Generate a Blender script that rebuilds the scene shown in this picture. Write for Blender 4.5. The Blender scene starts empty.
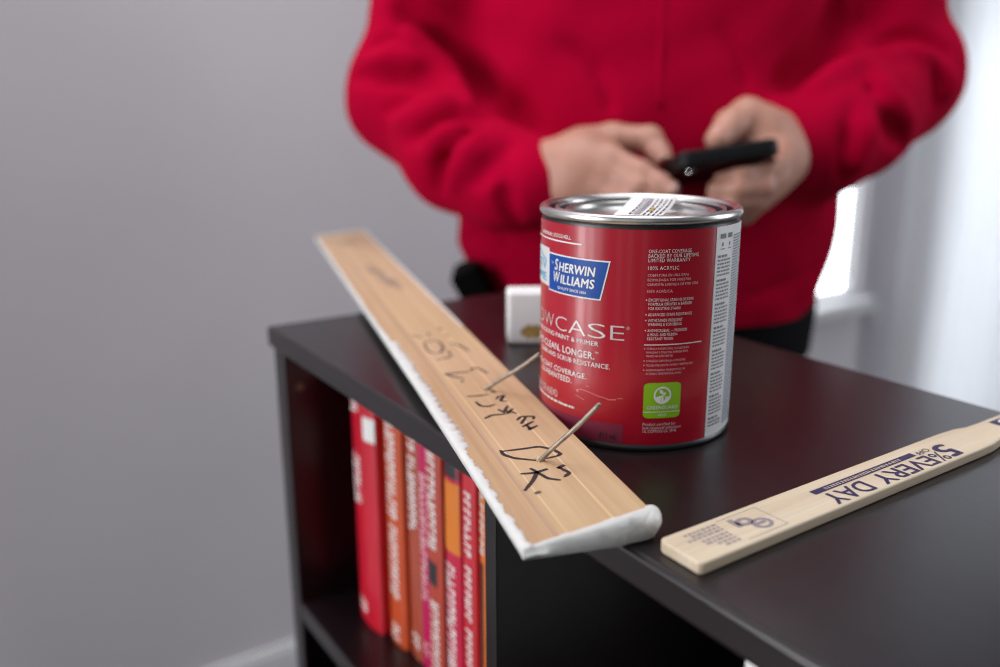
import bpy, bmesh, math, random
import numpy as np
from mathutils import Vector, Matrix

C = bpy.context.scene.collection
scene = bpy.context.scene
R_ = math.radians
random.seed(7)
rng = np.random.default_rng(7)

# ------------------------------------------------------------------ camera, world, lights, exposure
TOP = 0.92                                   # height of the bookcase top above the floor
F_PX, PITCH, ROLL, CAM_H = 874.81, 0.2627, -0.0031, 0.1756
CAM = np.array([0.0, 0.0, TOP + CAM_H])
fw = np.array([0, math.cos(PITCH), -math.sin(PITCH)])
r0 = np.array([1.0, 0, 0]); u0 = np.cross(r0, fw)
rt = r0 * math.cos(ROLL) + u0 * math.sin(ROLL); up = np.cross(rt, fw)
cam_data = bpy.data.cameras.new('camera')
cam = bpy.data.objects.new('camera', cam_data); C.objects.link(cam)
M = Matrix.Identity(4)
for i in range(3):
    M[i][0], M[i][1], M[i][2], M[i][3] = rt[i], up[i], -fw[i], CAM[i]
cam.matrix_world = M
cam_data.sensor_width = 36.0
cam_data.lens = F_PX * 36.0 / 1000.0
cam_data.clip_start = 0.02
cam_data.dof.use_dof = True
cam_data.dof.focus_distance = 0.412
cam_data.dof.aperture_fstop = 3.7
scene.camera = cam
scene.cycles.filter_width = 1.05; scene.cycles.denoising_prefilter = 'NONE'

world = bpy.data.worlds.new('world'); scene.world = world; world.use_nodes = True
bgn = world.node_tree.nodes['Background']
bgn.inputs[0].default_value = (0.88, 0.93, 1.0, 1); bgn.inputs[1].default_value = 0.13

def area(name, loc, target, sx, sy, power, col=(1, 1, 1)):
    l = bpy.data.lights.new(name, 'AREA'); l.shape = 'RECTANGLE'; l.size = sx; l.size_y = sy
    l.energy = power; l.color = col
    o = bpy.data.objects.new(name, l); C.objects.link(o)
    d = Vector(target) - Vector(loc)
    o.location = loc; o.rotation_euler = d.to_track_quat('-Z', 'Y').to_euler()
    return o
# glass doors of the room to the left of and behind the camera: tall narrow panes
for az, dist, pw, sx in ((176, 2.5, 34, .42), (-166, 2.5, 34, .42), (-153, 2.6, 16, .30), (-143, 2.6, 5, .30), (-120, 2.8, 1.5, .26), (-108, 2.8, 1.5, .26), (-92, 2.9, 1.2, .24)):
    a = R_(az)
    area('window_and_fill_light', (.08 + dist * math.cos(a), .47 + dist * math.sin(a), 1.25), (.08, .47, 1.10), sx, 2.2, pw, (.98, .99, 1))
area('overhead_fill', (-.50, .72, 2.80), (-.40, .95, 0), 1.5, 1.5, 29, (1, .975, .985))  # soft overhead fill added to brighten the wall and upward faces
area('overhead_fill', (.45, .30, 2.85), (.45, .70, 0), 1.2, 1.2, 12, (.95, .97, 1))  # second added fill, standing in for ceiling bounce
area('window_and_fill_light', (2.45, .75, 1.45), (.1, .75, 1.0), .9, 1.9, 24, (.92, .96, 1))  # extra fill added inside the room for the can's right side and the sleeve

vs = scene.view_settings
vs.view_transform = 'Standard'; vs.look = 'None'; vs.gamma = 1.0; vs.use_curve_mapping = False
vs.exposure = 0.0
scene.display_settings.display_device = 'sRGB'

# ------------------------------------------------------------------ helpers
def at(px, py, D):
    """world point at view depth D on the sight line of a picture position"""
    d = fw + rt * (px - 500) / F_PX - up * (py - 333.5) / F_PX
    return CAM + d * D

def tag(o, label=None, cat=None, group=None, kind=None):
    if label: o['label'] = label
    if cat: o['category'] = cat
    if group: o['group'] = group
    if kind: o['kind'] = kind
    return o

def empty(name, loc, rz=0.0):
    o = bpy.data.objects.new(name, None); C.objects.link(o)
    o.location = loc; o.rotation_euler = (0, 0, rz); o.empty_display_size = .02
    return o

class MB:
    def __init__(s): s.v = []; s.f = []; s.m = []
    def add(s, vs, fs, mi=0):
        b = len(s.v); s.v += [tuple(map(float, p)) for p in vs]
        s.f += [tuple(b + i for i in f) for f in fs]; s.m += [mi] * len(fs)
    def box(s, x0, x1, y0, y1, z0, z1, mi=0):
        P = [(x, y, z) for z in (z0, z1) for y in (y0, y1) for x in (x0, x1)]
        s.add(P, [(0, 2, 3, 1), (4, 5, 7, 6), (0, 1, 5, 4), (2, 6, 7, 3), (0, 4, 6, 2), (1, 3, 7, 5)], mi)
    def prism(s, poly, z0, z1, mi=0):
        n = len(poly)
        P = [(x, y, z0) for x, y in poly] + [(x, y, z1) for x, y in poly]
        s.add(P, [tuple(range(n - 1, -1, -1)), tuple(range(n, 2 * n))] + [(i, (i + 1) % n, n + (i + 1) % n, n + i) for i in range(n)], mi)
    def lathe(s, prof, n=128, mi=0, closed=False):
        P = []
        for r, z in prof:
            for k in range(n):
                a = 2 * math.pi * k / n; P.append((r * math.cos(a), r * math.sin(a), z))
        fs = []
        m = len(prof)
        for i in range(m if closed else m - 1):
            j = (i + 1) % m
            for k in range(n):
                k2 = (k + 1) % n
                fs.append((i * n + k, i * n + k2, j * n + k2, j * n + k))
        s.add(P, fs, mi)
    def tube(s, pts, rad, n=10, mi=0, cap=True):
        pts = [np.array(p, float) for p in pts]
        rad = rad if hasattr(rad, '__len__') else [rad] * len(pts)
        P = []; prev = None
        for i, p in enumerate(pts):
            d = pts[min(i + 1, len(pts) - 1)] - pts[max(i - 1, 0)]; d = d / np.linalg.norm(d)
            a = prev if prev is not None else (np.array([0, 0, 1.]) if abs(d[2]) < .9 else np.array([1., 0, 0]))
            x = a - d * (a @ d); x /= np.linalg.norm(x); y = np.cross(d, x); prev = x
            for k in range(n):
                t = 2 * math.pi * k / n; P.append(p + (x * math.cos(t) + y * math.sin(t)) * rad[i])
        fs = [(i * n + k, i * n + (k + 1) % n, (i + 1) * n + (k + 1) % n, (i + 1) * n + k) for i in range(len(pts) - 1) for k in range(n)]
        if cap: fs += [tuple(range(n - 1, -1, -1)), tuple((len(pts) - 1) * n + k for k in range(n))]
        s.add(P, fs, mi)
    def build(s, name, mats, parent=None, smooth=False, bevel=0, seg=2):
        me = bpy.data.meshes.new(name); me.from_pydata(s.v, [], s.f)
        mats = mats if isinstance(mats, (list, tuple)) else [mats]
        for m in mats: me.materials.append(m)
        if len(mats) > 1: me.polygons.foreach_set('material_index', s.m)
        if smooth: me.polygons.foreach_set('use_smooth', [True] * len(me.polygons))
        me.update()
        o = bpy.data.objects.new(name, me); C.objects.link(o)
        if parent is not None: o.parent = parent
        if bevel:
            b = o.modifiers.new('bevel', 'BEVEL'); b.width = bevel; b.segments = seg; b.limit_method = 'ANGLE'; b.angle_limit = R_(40)
        return o

def new_mat(name):
    m = bpy.data.materials.new(name); m.use_nodes = True
    nt = m.node_tree; b = nt.nodes['Principled BSDF']
    return m, nt, b

def mat(name, col, rough=.5, metal=0.0, spec=.5, var=0.0, scale=20.0, bump=0.0, bscale=80.0, coat=0.0, sheen=0.0, stretch=(1, 1, 1)):
    m, nt, b = new_mat(name)
    b.inputs['Base Color'].default_value = (*col, 1)
    b.inputs['Roughness'].default_value = rough; b.inputs['Metallic'].default_value = metal
    b.inputs['Specular IOR Level'].default_value = spec
    b.inputs['Coat Weight'].default_value = coat; b.inputs['Coat Roughness'].default_value = .12
    b.inputs['Sheen Weight'].default_value = sheen
    tc = nt.nodes.new('ShaderNodeTexCoord'); mp = nt.nodes.new('ShaderNodeMapping'); mp.inputs['Scale'].default_value = stretch
    nt.links.new(tc.outputs['Object'], mp.inputs['Vector'])
    if var:
        n = nt.nodes.new('ShaderNodeTexNoise'); n.inputs['Scale'].default_value = scale; n.inputs['Detail'].default_value = 4
        nt.links.new(mp.outputs['Vector'], n.inputs['Vector'])
        r = nt.nodes.new('ShaderNodeValToRGB')
        r.color_ramp.elements[0].position = .3; r.color_ramp.elements[1].position = .7
        r.color_ramp.elements[0].color = (*[c * (1 - var) for c in col], 1)
        r.color_ramp.elements[1].color = (*[min(1, c * (1 + var)) for c in col], 1)
        nt.links.new(n.outputs['Fac'], r.inputs['Fac']); nt.links.new(r.outputs['Color'], b.inputs['Base Color'])
    if bump:
        n = nt.nodes.new('ShaderNodeTexNoise'); n.inputs['Scale'].default_value = bscale; n.inputs['Detail'].default_value = 3
        nt.links.new(mp.outputs['Vector'], n.inputs['Vector'])
        bp = nt.nodes.new('ShaderNodeBump'); bp.inputs['Strength'].default_value = bump; bp.inputs['Distance'].default_value = .002
        nt.links.new(n.outputs['Fac'], bp.inputs['Height']); nt.links.new(bp.outputs['Normal'], b.inputs['Normal'])
    return m

def wood(name, c0, c1, c2, scale=60, stretch=(.035, 1, 1), rough=.5, bump=.15, blotch=False):
    """grain running along local x"""
    m, nt, b = new_mat(name)
    tc = nt.nodes.new('ShaderNodeTexCoord'); mp = nt.nodes.new('ShaderNodeMapping'); mp.inputs['Scale'].default_value = stretch
    nt.links.new(tc.outputs['Object'], mp.inputs['Vector'])
    n = nt.nodes.new('ShaderNodeTexNoise'); n.inputs['Scale'].default_value = scale; n.inputs['Detail'].default_value = 5; n.inputs['Distortion'].default_value = .6
    nt.links.new(mp.outputs['Vector'], n.inputs['Vector'])
    n2 = nt.nodes.new('ShaderNodeTexNoise'); n2.inputs['Scale'].default_value = scale * 9; n2.inputs['Detail'].default_value = 3
    nt.links.new(mp.outputs['Vector'], n2.inputs['Vector'])
    mx = nt.nodes.new('ShaderNodeMath'); mx.operation = 'MULTIPLY_ADD'; mx.inputs[1].default_value = .35
    nt.links.new(n2.outputs['Fac'], mx.inputs[0]); nt.links.new(n.outputs['Fac'], mx.inputs[2])
    r = nt.nodes.new('ShaderNodeValToRGB'); e = r.color_ramp.elements
    e[0].position = .45; e[0].color = (*c0, 1); e[1].position = .9; e[1].color = (*c2, 1)
    k = e.new(.66); k.color = (*c1, 1)
    nt.links.new(mx.outputs[0], r.inputs['Fac'])
    n3 = nt.nodes.new('ShaderNodeTexNoise'); n3.inputs['Scale'].default_value = 9; n3.inputs['Detail'].default_value = 2
    nt.links.new(tc.outputs['Object'], n3.inputs['Vector'])
    hs = nt.nodes.new('ShaderNodeValToRGB'); hs.color_ramp.elements[0].position = .35; hs.color_ramp.elements[1].position = .65
    hs.color_ramp.elements[0].color = (1.0, .97, .93, 1) if blotch else (1, 1, 1, 1); hs.color_ramp.elements[1].color = (.98, .98, .87, 1) if blotch else (1, 1, 1, 1)
    nt.links.new(n3.outputs['Fac'], hs.inputs['Fac'])
    ml = nt.nodes.new('ShaderNodeMix'); ml.data_type = 'RGBA'; ml.blend_type = 'MULTIPLY'; ml.inputs['Factor'].default_value = 1
    nt.links.new(r.outputs['Color'], ml.inputs[6]); nt.links.new(hs.outputs['Color'], ml.inputs[7]); nt.links.new(ml.outputs[2], b.inputs['Base Color'])
    b.inputs['Roughness'].default_value = rough
    bp = nt.nodes.new('ShaderNodeBump'); bp.inputs['Strength'].default_value = bump; bp.inputs['Distance'].default_value = .0006
    nt.links.new(mx.outputs[0], bp.inputs['Height']); nt.links.new(bp.outputs['Normal'], b.inputs['Normal'])
    return m

_tcache = {}
def text2d(s, offset=0.0, shear=0.0, res=3, space=1.0):
    """outline text as flat verts and faces, cap height 1, left edge at x=0, baseline y=0"""
    key = (s, offset, shear, res, space)
    if key in _tcache: return _tcache[key]
    cu = bpy.data.curves.new('text', 'FONT'); cu.body = s; cu.offset = min(offset, 0); cu.shear = shear; cu.resolution_u = res; cu.space_character = space
    cu.fill_mode = 'FRONT'
    ob = bpy.data.objects.new('text', cu); C.objects.link(ob)
    bpy.context.view_layer.update()
    me = bpy.data.meshes.new_from_object(ob.evaluated_get(bpy.context.evaluated_depsgraph_get()))
    v = np.array([p.co[:2] for p in me.vertices]).reshape(-1, 2); f = [tuple(p.vertices) for p in me.polygons]
    bpy.data.objects.remove(ob); bpy.data.curves.remove(cu); bpy.data.meshes.remove(me)
    if len(v):
        v[:, 0] -= v[:, 0].min(); v /= 0.70; v = np.c_[v, np.zeros(len(v))]
        if offset > 0:                                 # heavier strokes
            n0 = len(v); sh = [np.array([x * offset * 1.3, y * offset * 1.3, k * 1e-5]) for k, (x, y) in enumerate(((0, 0), (1, 0), (-1, 0), (0, .6), (0, -.6)))]
            v = np.concatenate([v + d for d in sh]); f = [tuple(i + n0 * k for i in q) for k in range(len(sh)) for q in f]
            v[:, 0] -= v[:, 0].min()
    _tcache[key] = (v, f)
    return v, f

def sm(a, b, k):
    h = np.maximum(k - np.abs(a - b), 0) / k
    return np.minimum(a, b) - h * h * k * .25

class SDF:
    def __init__(s, xs, ys, zs):
        s.ax = [np.asarray(a, np.float32) for a in (xs, ys, zs)]
        s.F = np.full([len(a) for a in s.ax], .5, np.float32)
    def sub(s, lo, hi):
        sl = []
        for a, l, h in zip(s.ax, lo, hi):
            i = max(int(np.searchsorted(a, l)) - 1, 0); j = min(int(np.searchsorted(a, h)) + 1, len(a)); sl.append(slice(i, max(j, i)))
        sl = tuple(sl); g = np.meshgrid(*[a[q] for a, q in zip(s.ax, sl)], indexing='ij', sparse=True)
        return sl, g
    def put(s, sl, d, k, op):
        f = s.F[sl]
        if op == 'cut': s.F[sl] = -sm(-f, d, k)
        else: s.F[sl] = sm(f, d.astype(np.float32), k)
    def cap(s, a, b, ra, rb, k=.01, op='add', m=.06):
        a = np.array(a, float); b = np.array(b, float); R = max(ra, rb) + m
        sl, (X, Y, Z) = s.sub(np.minimum(a, b) - R, np.maximum(a, b) + R)
        if 0 in s.F[sl].shape: return
        ba = b - a; L = max(ba @ ba, 1e-12)
        t = np.clip(((X - a[0]) * ba[0] + (Y - a[1]) * ba[1] + (Z - a[2]) * ba[2]) / L, 0, 1)
        d = np.sqrt((X - a[0] - t * ba[0]) ** 2 + (Y - a[1] - t * ba[1]) ** 2 + (Z - a[2] - t * ba[2]) ** 2) - (ra + (rb - ra) * t)
        s.put(sl, d, k, op)
    def chain(s, pts, rs, k=.01, op='add', m=.06):
        for i in range(len(pts) - 1): s.cap(pts[i], pts[i + 1], rs[i], rs[i + 1], k, op, m)
    def ell(s, c, r, k=.01, op='add', m=.06, rot=None):
        c = np.array(c, float); r = np.array(r, float)
        R = (r.max() if rot is not None else r) + m
        sl, (X, Y, Z) = s.sub(c - R, c + R)
        if 0 in s.F[sl].shape: return
        X, Y, Z = X - c[0], Y - c[1], Z - c[2]
        if rot is not None:
            q = np.array(rot.to_3x3().inverted()); X, Y, Z = [q[i, 0] * X + q[i, 1] * Y + q[i, 2] * Z for i in range(3)]
        n = np.sqrt((X / r[0]) ** 2 + (Y / r[1]) ** 2 + (Z / r[2]) ** 2)
        s.put(sl, (n - 1) * r.min(), k, op)
    def loft(s, rows, k=.02, p=2.3):
        """rows of z, centre x, centre y, half width, half depth"""
        q = np.array(rows, float); z = s.ax[2]
        g = [np.interp(z, q[:, 0], q[:, i]) for i in range(1, 5)]
        X = s.ax[0][:, None, None]; Y = s.ax[1][None, :, None]; cx, cy, a, b = [t[None, None, :] for t in g]
        n = (np.abs((X - cx) / a) ** p + np.abs((Y - cy) / b) ** p) ** (1 / p)
        d = (n - 1) * np.minimum(a, b)
        dz = np.maximum(q[0, 0] - z, z - q[-1, 0])[None, None, :]
        s.F = sm(s.F, np.maximum(d, dz).astype(np.float32), k)
    def mesh(s):
        F = s.F; S = F < 0; nx, ny, nz = F.shape; X = s.ax
        base = [np.arange(n - 1) for n in F.shape]
        num = np.zeros((nx - 1, ny - 1, nz - 1), np.int8)
        for dx in (0, 1):
            for dy in (0, 1):
                for dz in (0, 1): num += S[dx:nx - 1 + dx, dy:ny - 1 + dy, dz:nz - 1 + dz]
        I, J, K = np.nonzero((num > 0) & (num < 8))
        idx = np.full(num.shape, -1, np.int64); idx[I, J, K] = np.arange(len(I))
        acc = np.zeros((len(I), 3)); cnt = np.zeros(len(I))
        corners = [(a, b, c) for a in (0, 1) for b in (0, 1) for c in (0, 1)]
        for a in corners:
            for ax_ in range(3):
                if a[ax_]: continue
                b = list(a); b[ax_] = 1
                fa = F[I + a[0], J + a[1], K + a[2]].astype(float); fb = F[I + b[0], J + b[1], K + b[2]].astype(float)
                cr = (fa < 0) != (fb < 0)
                t = np.where(cr, fa / np.where(cr, fa - fb, 1), 0)
                pa = np.stack([X[0][I + a[0]], X[1][J + a[1]], X[2][K + a[2]]], 1); pb = np.stack([X[0][I + b[0]], X[1][J + b[1]], X[2][K + b[2]]], 1)
                acc += np.where(cr[:, None], pa + (pb - pa) * t[:, None], 0); cnt += cr
        V = acc / cnt[:, None]; Q = []
        for ax_ in range(3):
            A = [slice(None)] * 3; B = [slice(None)] * 3; A[ax_] = slice(0, -1); B[ax_] = slice(1, None)
            ch = S[tuple(A)] != S[tuple(B)]
            e = np.argwhere(ch); o1, o2 = [(1, 2), (2, 0), (0, 1)][ax_]
            ok = np.ones(len(e), bool)
            for o in (o1, o2): ok &= (e[:, o] > 0) & (e[:, o] < F.shape[o] - 1)
            e = e[ok]
            def cell(d1, d2):
                c = e.copy(); c[:, o1] -= d1; c[:, o2] -= d2; return idx[c[:, 0], c[:, 1], c[:, 2]]
            q = np.stack([cell(1, 1), cell(0, 1), cell(0, 0), cell(1, 0)], 1)
            ins = S[e[:, 0], e[:, 1], e[:, 2]]
            q[~ins] = q[~ins][:, ::-1]
            Q.append(q)
        return V, np.concatenate(Q)

def mesh_obj(name, V, Q, material, parent=None, loc=None, smooth=True):
    me = bpy.data.meshes.new(name)
    V = np.asarray(V, float); Q = np.asarray(Q)
    if loc is not None: V = V - np.array(loc)
    me.from_pydata(V.tolist(), [], Q.tolist())
    me.materials.append(material)
    if smooth: me.polygons.foreach_set('use_smooth', [True] * len(me.polygons))
    o = bpy.data.objects.new(name, me); C.objects.link(o)
    if parent is not None: o.parent = parent
    return o

# ------------------------------------------------------------------ materials
M_espresso = wood('espresso_laminate', (.0060, .0034, .0044), (.0082, .0047, .0060), (.0115, .0070, .0088), scale=70, stretch=(.05, 1, 1), rough=.30, bump=.10)
M_espresso.node_tree.nodes['Principled BSDF'].inputs['Specular IOR Level'].default_value = .62
M_wall = mat('wall_paint', (.53, .508, .548), .75, var=.03, scale=3, bump=.05, bscale=200)
M_trim = mat('white_trim_paint', (.62, .62, .64), .4, var=.02)
M_floor = wood('floor_boards', (.045, .034, .028), (.07, .054, .044), (.10, .078, .062), scale=8, rough=.35)
M_steel = mat('tin_plate', (.66, .655, .64), .30, 1.0, var=.05, scale=60)
M_dark_shade_steel = mat('dark_shade_metal', (.085, .085, .09), .38, 1.0)  # dark metal, also laid where the can's recesses are in shade
M_label = mat('red_can_label', (.40, .0025, .018), .28, coat=.2, var=.03, scale=30)
M_label_dark = mat('maroon_label_band', (.22, .020, .050), .40)
M_white = mat('white_print', (.80, .79, .78), .45, var=.02)
M_pale = mat('pale_print', (.66, .65, .66), .45, var=.02)
M_silver_ink = mat('silver_print', (.66, .60, .60), .35, .2)
M_cream_ink = mat('pink_print', (.74, .52, .53), .45)
M_blue = mat('blue_badge', (.002, .060, .33), .42, spec=.3)
M_cyan = mat('cyan_print', (.05, .40, .62), .4)
M_green = mat('lime_badge', (.26, .55, .006), .4, coat=.2)
M_black_ink = mat('black_print', (.02, .02, .024), .55)
M_grey_ink = mat('grey_print', (.17, .17, .20), .55)
M_paper = mat('white_paper', (.84, .84, .85), .6, var=.02)
M_yellow = mat('yellow_print', (.7, .45, .03), .5)
M_maroon_ink = mat('faded_maroon_print', (.20, .10, .14), .6)
M_pine = wood('bare_pine', (.42, .255, .15), (.52, .335, .21), (.60, .415, .275), scale=46, stretch=(.03, 1, 1), rough=.6, blotch=True)
M_pine_dark = wood('pine_groove', (.34, .20, .12), (.42, .26, .16), (.48, .31, .20), scale=60, stretch=(.03, 1, 1), rough=.65)
M_pine_light = wood('pine_pale_line', (.58, .37, .19), (.66, .45, .25), (.72, .52, .32), scale=60, stretch=(.03, 1, 1), rough=.6)
M_paint = mat('thick_white_paint', (.66, .655, .64), .38, var=.03, scale=90, bump=.25, bscale=260)
M_marker = mat('black_marker', (.022, .020, .022), .5)
M_marker_faded = mat('worn_black_marker', (.10, .075, .055), .55)
M_nail = mat('nail_steel', (.34, .29, .24), .45, .6, var=.25, scale=300)
M_birch = wood('birch_stick', (.55, .43, .30), (.64, .52, .38), (.70, .60, .46), scale=60, stretch=(.04, 1, 1), rough=.55)
M_navy = mat('navy_print', (.030, .020, .075), .55)
M_faded_navy = mat('faded_navy_print', (.27, .23, .25), .6)
M_card = mat('white_card', (.88, .88, .89), .45, var=.02)
M_tan = mat('tan_print', (.46, .30, .10), .5, var=.3, scale=120)
M_phone = mat('black_phone_case', (.005, .005, .006), .5, spec=.2, var=.1, scale=40)
M_glass = mat('phone_glass', (.008, .008, .010), .06)
M_lens = mat('phone_lens', (.55, .56, .58), .12, .9)
M_red = mat('red_fleece', (.375, .0002, .024), 1.0, spec=.05, var=.06, scale=9, bump=.3, bscale=420)
M_zip = mat('zip_tape', (.36, .0003, .023), 1.0, spec=.05)
M_skin = mat('skin', (.46, .225, .165), .5, var=.10, scale=22, bump=.08, bscale=300)
M_nailskin = mat('finger_nail', (.62, .38, .33), .3)
M_hair = mat('dark_hair', (.025, .017, .012), .5, bump=.5, bscale=150)
M_pants = mat('black_trousers', (.004, .0042, .006), .9, spec=.1, var=.2, scale=30, bump=.2, bscale=300)
M_shoe = mat('dark_shoe', (.03, .028, .027), .5)
M_eye = mat('eye_white', (.75, .73, .70), .2)

# ------------------------------------------------------------------ setting
WP = np.array([-.40542, 1.44880]); TH = -.986
d1 = np.array([math.cos(TH), math.sin(TH)]); d2 = np.array([-d1[1], d1[0]])
WROT = math.atan2(d2[1], d2[0])
def struct(name, mb, m, loc=(0, 0, 0), rz=0, bevel=0):
    o = mb.build(name, m, None, bevel=bevel); o.location = loc; o.rotation_euler = (0, 0, rz); o['kind'] = 'structure'; return o
WL = (WP[0], WP[1], 0)
# wall frame: local x runs along the wall (to the right), local y points away behind it
W1 = (1.10, 1.680); W2 = (1.90, 3.05); SILL, SILL2, HEAD = .565, .08, 2.55
b = MB()
xs = [-1.9, W1[0], W1[1], W2[0], W2[1], 4.2]
for i in range(5):
    if i in (1, 3):
        b.box(xs[i], xs[i + 1], 0, .045, 0, SILL if i == 1 else SILL2); b.box(xs[i], xs[i + 1], 0, .045, HEAD, 2.9)
    else: b.box(xs[i], xs[i + 1], 0, .045, 0, 2.9)
struct('wall_left', b, M_wall, WL, WROT)
b = MB(); b.box(-6, 6, -5, 6, -.05, 0); struct('floor', b, M_floor)
b = MB(); b.box(-1.9, 4.2, -.014, -.001, 0, .095); b.box(-1.9, 4.2, -.010, -.001, .095, .105); struct('baseboard_left', b, M_trim, WL, WROT, .002)
def window(name, x0, x1, SILL):
    b = MB(); t = .022
    b.box(x0, x0 + t, .008, .036, SILL, HEAD); b.box(x1 - t, x1, .008, .036, SILL, HEAD)
    b.box(x0, x1, .008, .036, SILL, SILL + t * .7); b.box(x0, x1, .008, .036, HEAD - t, HEAD); b.box(x0, x1, .010, .034, 1.33, 1.37)
    o = struct(name, b, M_trim, WL, WROT, .002)
    s = MB(); s.box(x0 - .02, x1 + .012, -.05, .008, SILL - .035, SILL - .001); q = s.build('window_sill', M_trim, o, bevel=.004)
    g = MB(); g.box(x0 + t, x1 - t, .020, .024, SILL + .035, HEAD - t)
    m, nt, bb = new_mat('window_glass'); bb.inputs['Transmission Weight'].default_value = 1; bb.inputs['Roughness'].default_value = 0; bb.inputs['IOR'].default_value = 1.02
    g.build('pane', m, o)
    return o
window('window_1', *W1, SILL); window('window_2', *W2, SILL2)
# bright overcast sky outside the two windows
m, nt, bb = new_mat('overcast_sky'); bb.inputs['Base Color'].default_value = (0, 0, 0, 1)
bb.inputs['Emission Color'].default_value = (.89, .94, 1, 1); bb.inputs['Emission Strength'].default_value = 5.0
b = MB(); b.box(-.5, 5.2, 1.3, 1.32, -.6, 4.4); o = struct('sky_outside', b, m, WL, WROT)
b = MB(); b.box(2.62, 5.2, .50, .60, 0, 1.05); struct('sky_blocker', b, mat('sky_blocker_grey', (.42, .42, .43), .9), WL, WROT)  # unseen block added outside so the sky glow fades low on the curtain
# sheer curtain over the right window
m, nt, bb = new_mat('sheer_curtain')
out = nt.nodes['Material Output']; nt.nodes.remove(bb)
df = nt.nodes.new('ShaderNodeBsdfDiffuse'); tr = nt.nodes.new('ShaderNodeBsdfTranslucent'); mx = nt.nodes.new('ShaderNodeMixShader')
df.inputs[0].default_value = (.66, .66, .68, 1); tr.inputs[0].default_value = (.72, .73, .76, 1); mx.inputs[0].default_value = .52
nt.links.new(df.outputs[0], mx.inputs[1]); nt.links.new(tr.outputs[0], mx.inputs[2]); nt.links.new(mx.outputs[0], out.inputs[0])
nu, nz = 520, 12
V = []; Q = []
for i in range(nu):
    t = i / (nu - 1); x = 1.715 + t * 1.475
    amp = .007 if t > .16 else .006
    y = -.085 + amp * math.sin(t * 1.475 * 2 * math.pi / (.26 if t > .16 else .05) + .7 * math.sin(9 * t)) + .004 * math.sin(t * 71)
    for k in range(nz):
        V.append((x + .004 * math.sin(k * .8 + i * .05), y * (1 + .10 * math.sin(k * .5)), .03 + (2.66 - .03) * k / (nz - 1)))
Q = [(i * nz + k, (i + 1) * nz + k, (i + 1) * nz + k + 1, i * nz + k + 1) for i in range(nu - 1) for k in range(nz - 1)]
cr = empty('sheer_curtain', (WP[0] + d2[0] * 1.715, WP[1] + d2[1] * 1.715, 0), WROT)
tag(cr, 'white sheer curtain glowing in front of the tall window', 'curtain')
V = np.array(V) - np.array([1.715, 0, 0])
mesh_obj('drape', V, Q, m, cr)
b = MB(); b.tube([(-.9, -.085, 2.68), (1.6, -.085, 2.68)], .011, 12); b.build('curtain_rod', M_dark_shade_steel, cr, True)
for xx in (-.6, 1.5): b = MB(); b.tube([(xx, -.085, 2.68), (xx, -.001, 2.68)], .007, 8); b.build('rod_bracket', M_dark_shade_steel, cr, True)

# ------------------------------------------------------------------ bookcase
S0 = np.array([-.1871, .6784]); SROT = TH
shelf = empty('bookcase', (S0[0], S0[1], 0), SROT)
tag(shelf, 'dark espresso brown bookcase that carries the red paint can and the stick', 'bookcase')
LEN, DEP, TT = .655, .287, .0163
BZ = TOP - .236                              # top of the shelf board the books stand on
b = MB(); b.box(0, LEN, 0, DEP, TOP - TT, TOP); b.build('top_panel', M_espresso, shelf, bevel=.0025, seg=3)
for x0, x1 in ((.008, .029), (LEN - .029, LEN - .008)):
    b = MB(); b.box(x0, x1, .002, DEP - .004, 0, TOP - TT); b.build('side_panel', M_espresso, shelf, bevel=.0015)
b = MB(); b.box(.3215, .332, .0015, DEP - .012, .07, TOP - TT); b.build('divider', M_espresso, shelf, bevel=.0008)
for z in (BZ, BZ - .29, .09):
    for x0, x1 in ((.029, .3215), (.332, LEN - .029)):
        b = MB(); b.box(x0, x1, .002, DEP - .012, z - .0163, z); b.build('shelf_board', M_espresso, shelf, bevel=.0015)
b = MB(); b.box(.010, LEN - .010, DEP - .012, DEP - .006, .03, TOP - TT); b.build('back_panel', mat('back_board', (.008, .006, .0065), .9, spec=.08), shelf)
b = MB(); b.box(.029, LEN - .029, .02, .035, 0, .0735); b.build('kick_board', M_espresso, shelf)
b = MB()
b.tube([(.0285, .014, TOP - .046), (.0297, .014, TOP - .046)], .0034, 16)
b.build('peg_hole', mat('peg_hole_wood', (.22, .15, .08), .6), shelf)

def S2W(x, y, z): return (S0[0] + d1[0] * x + d2[0] * y, S0[1] + d1[1] * x + d2[1] * y, z)

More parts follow.
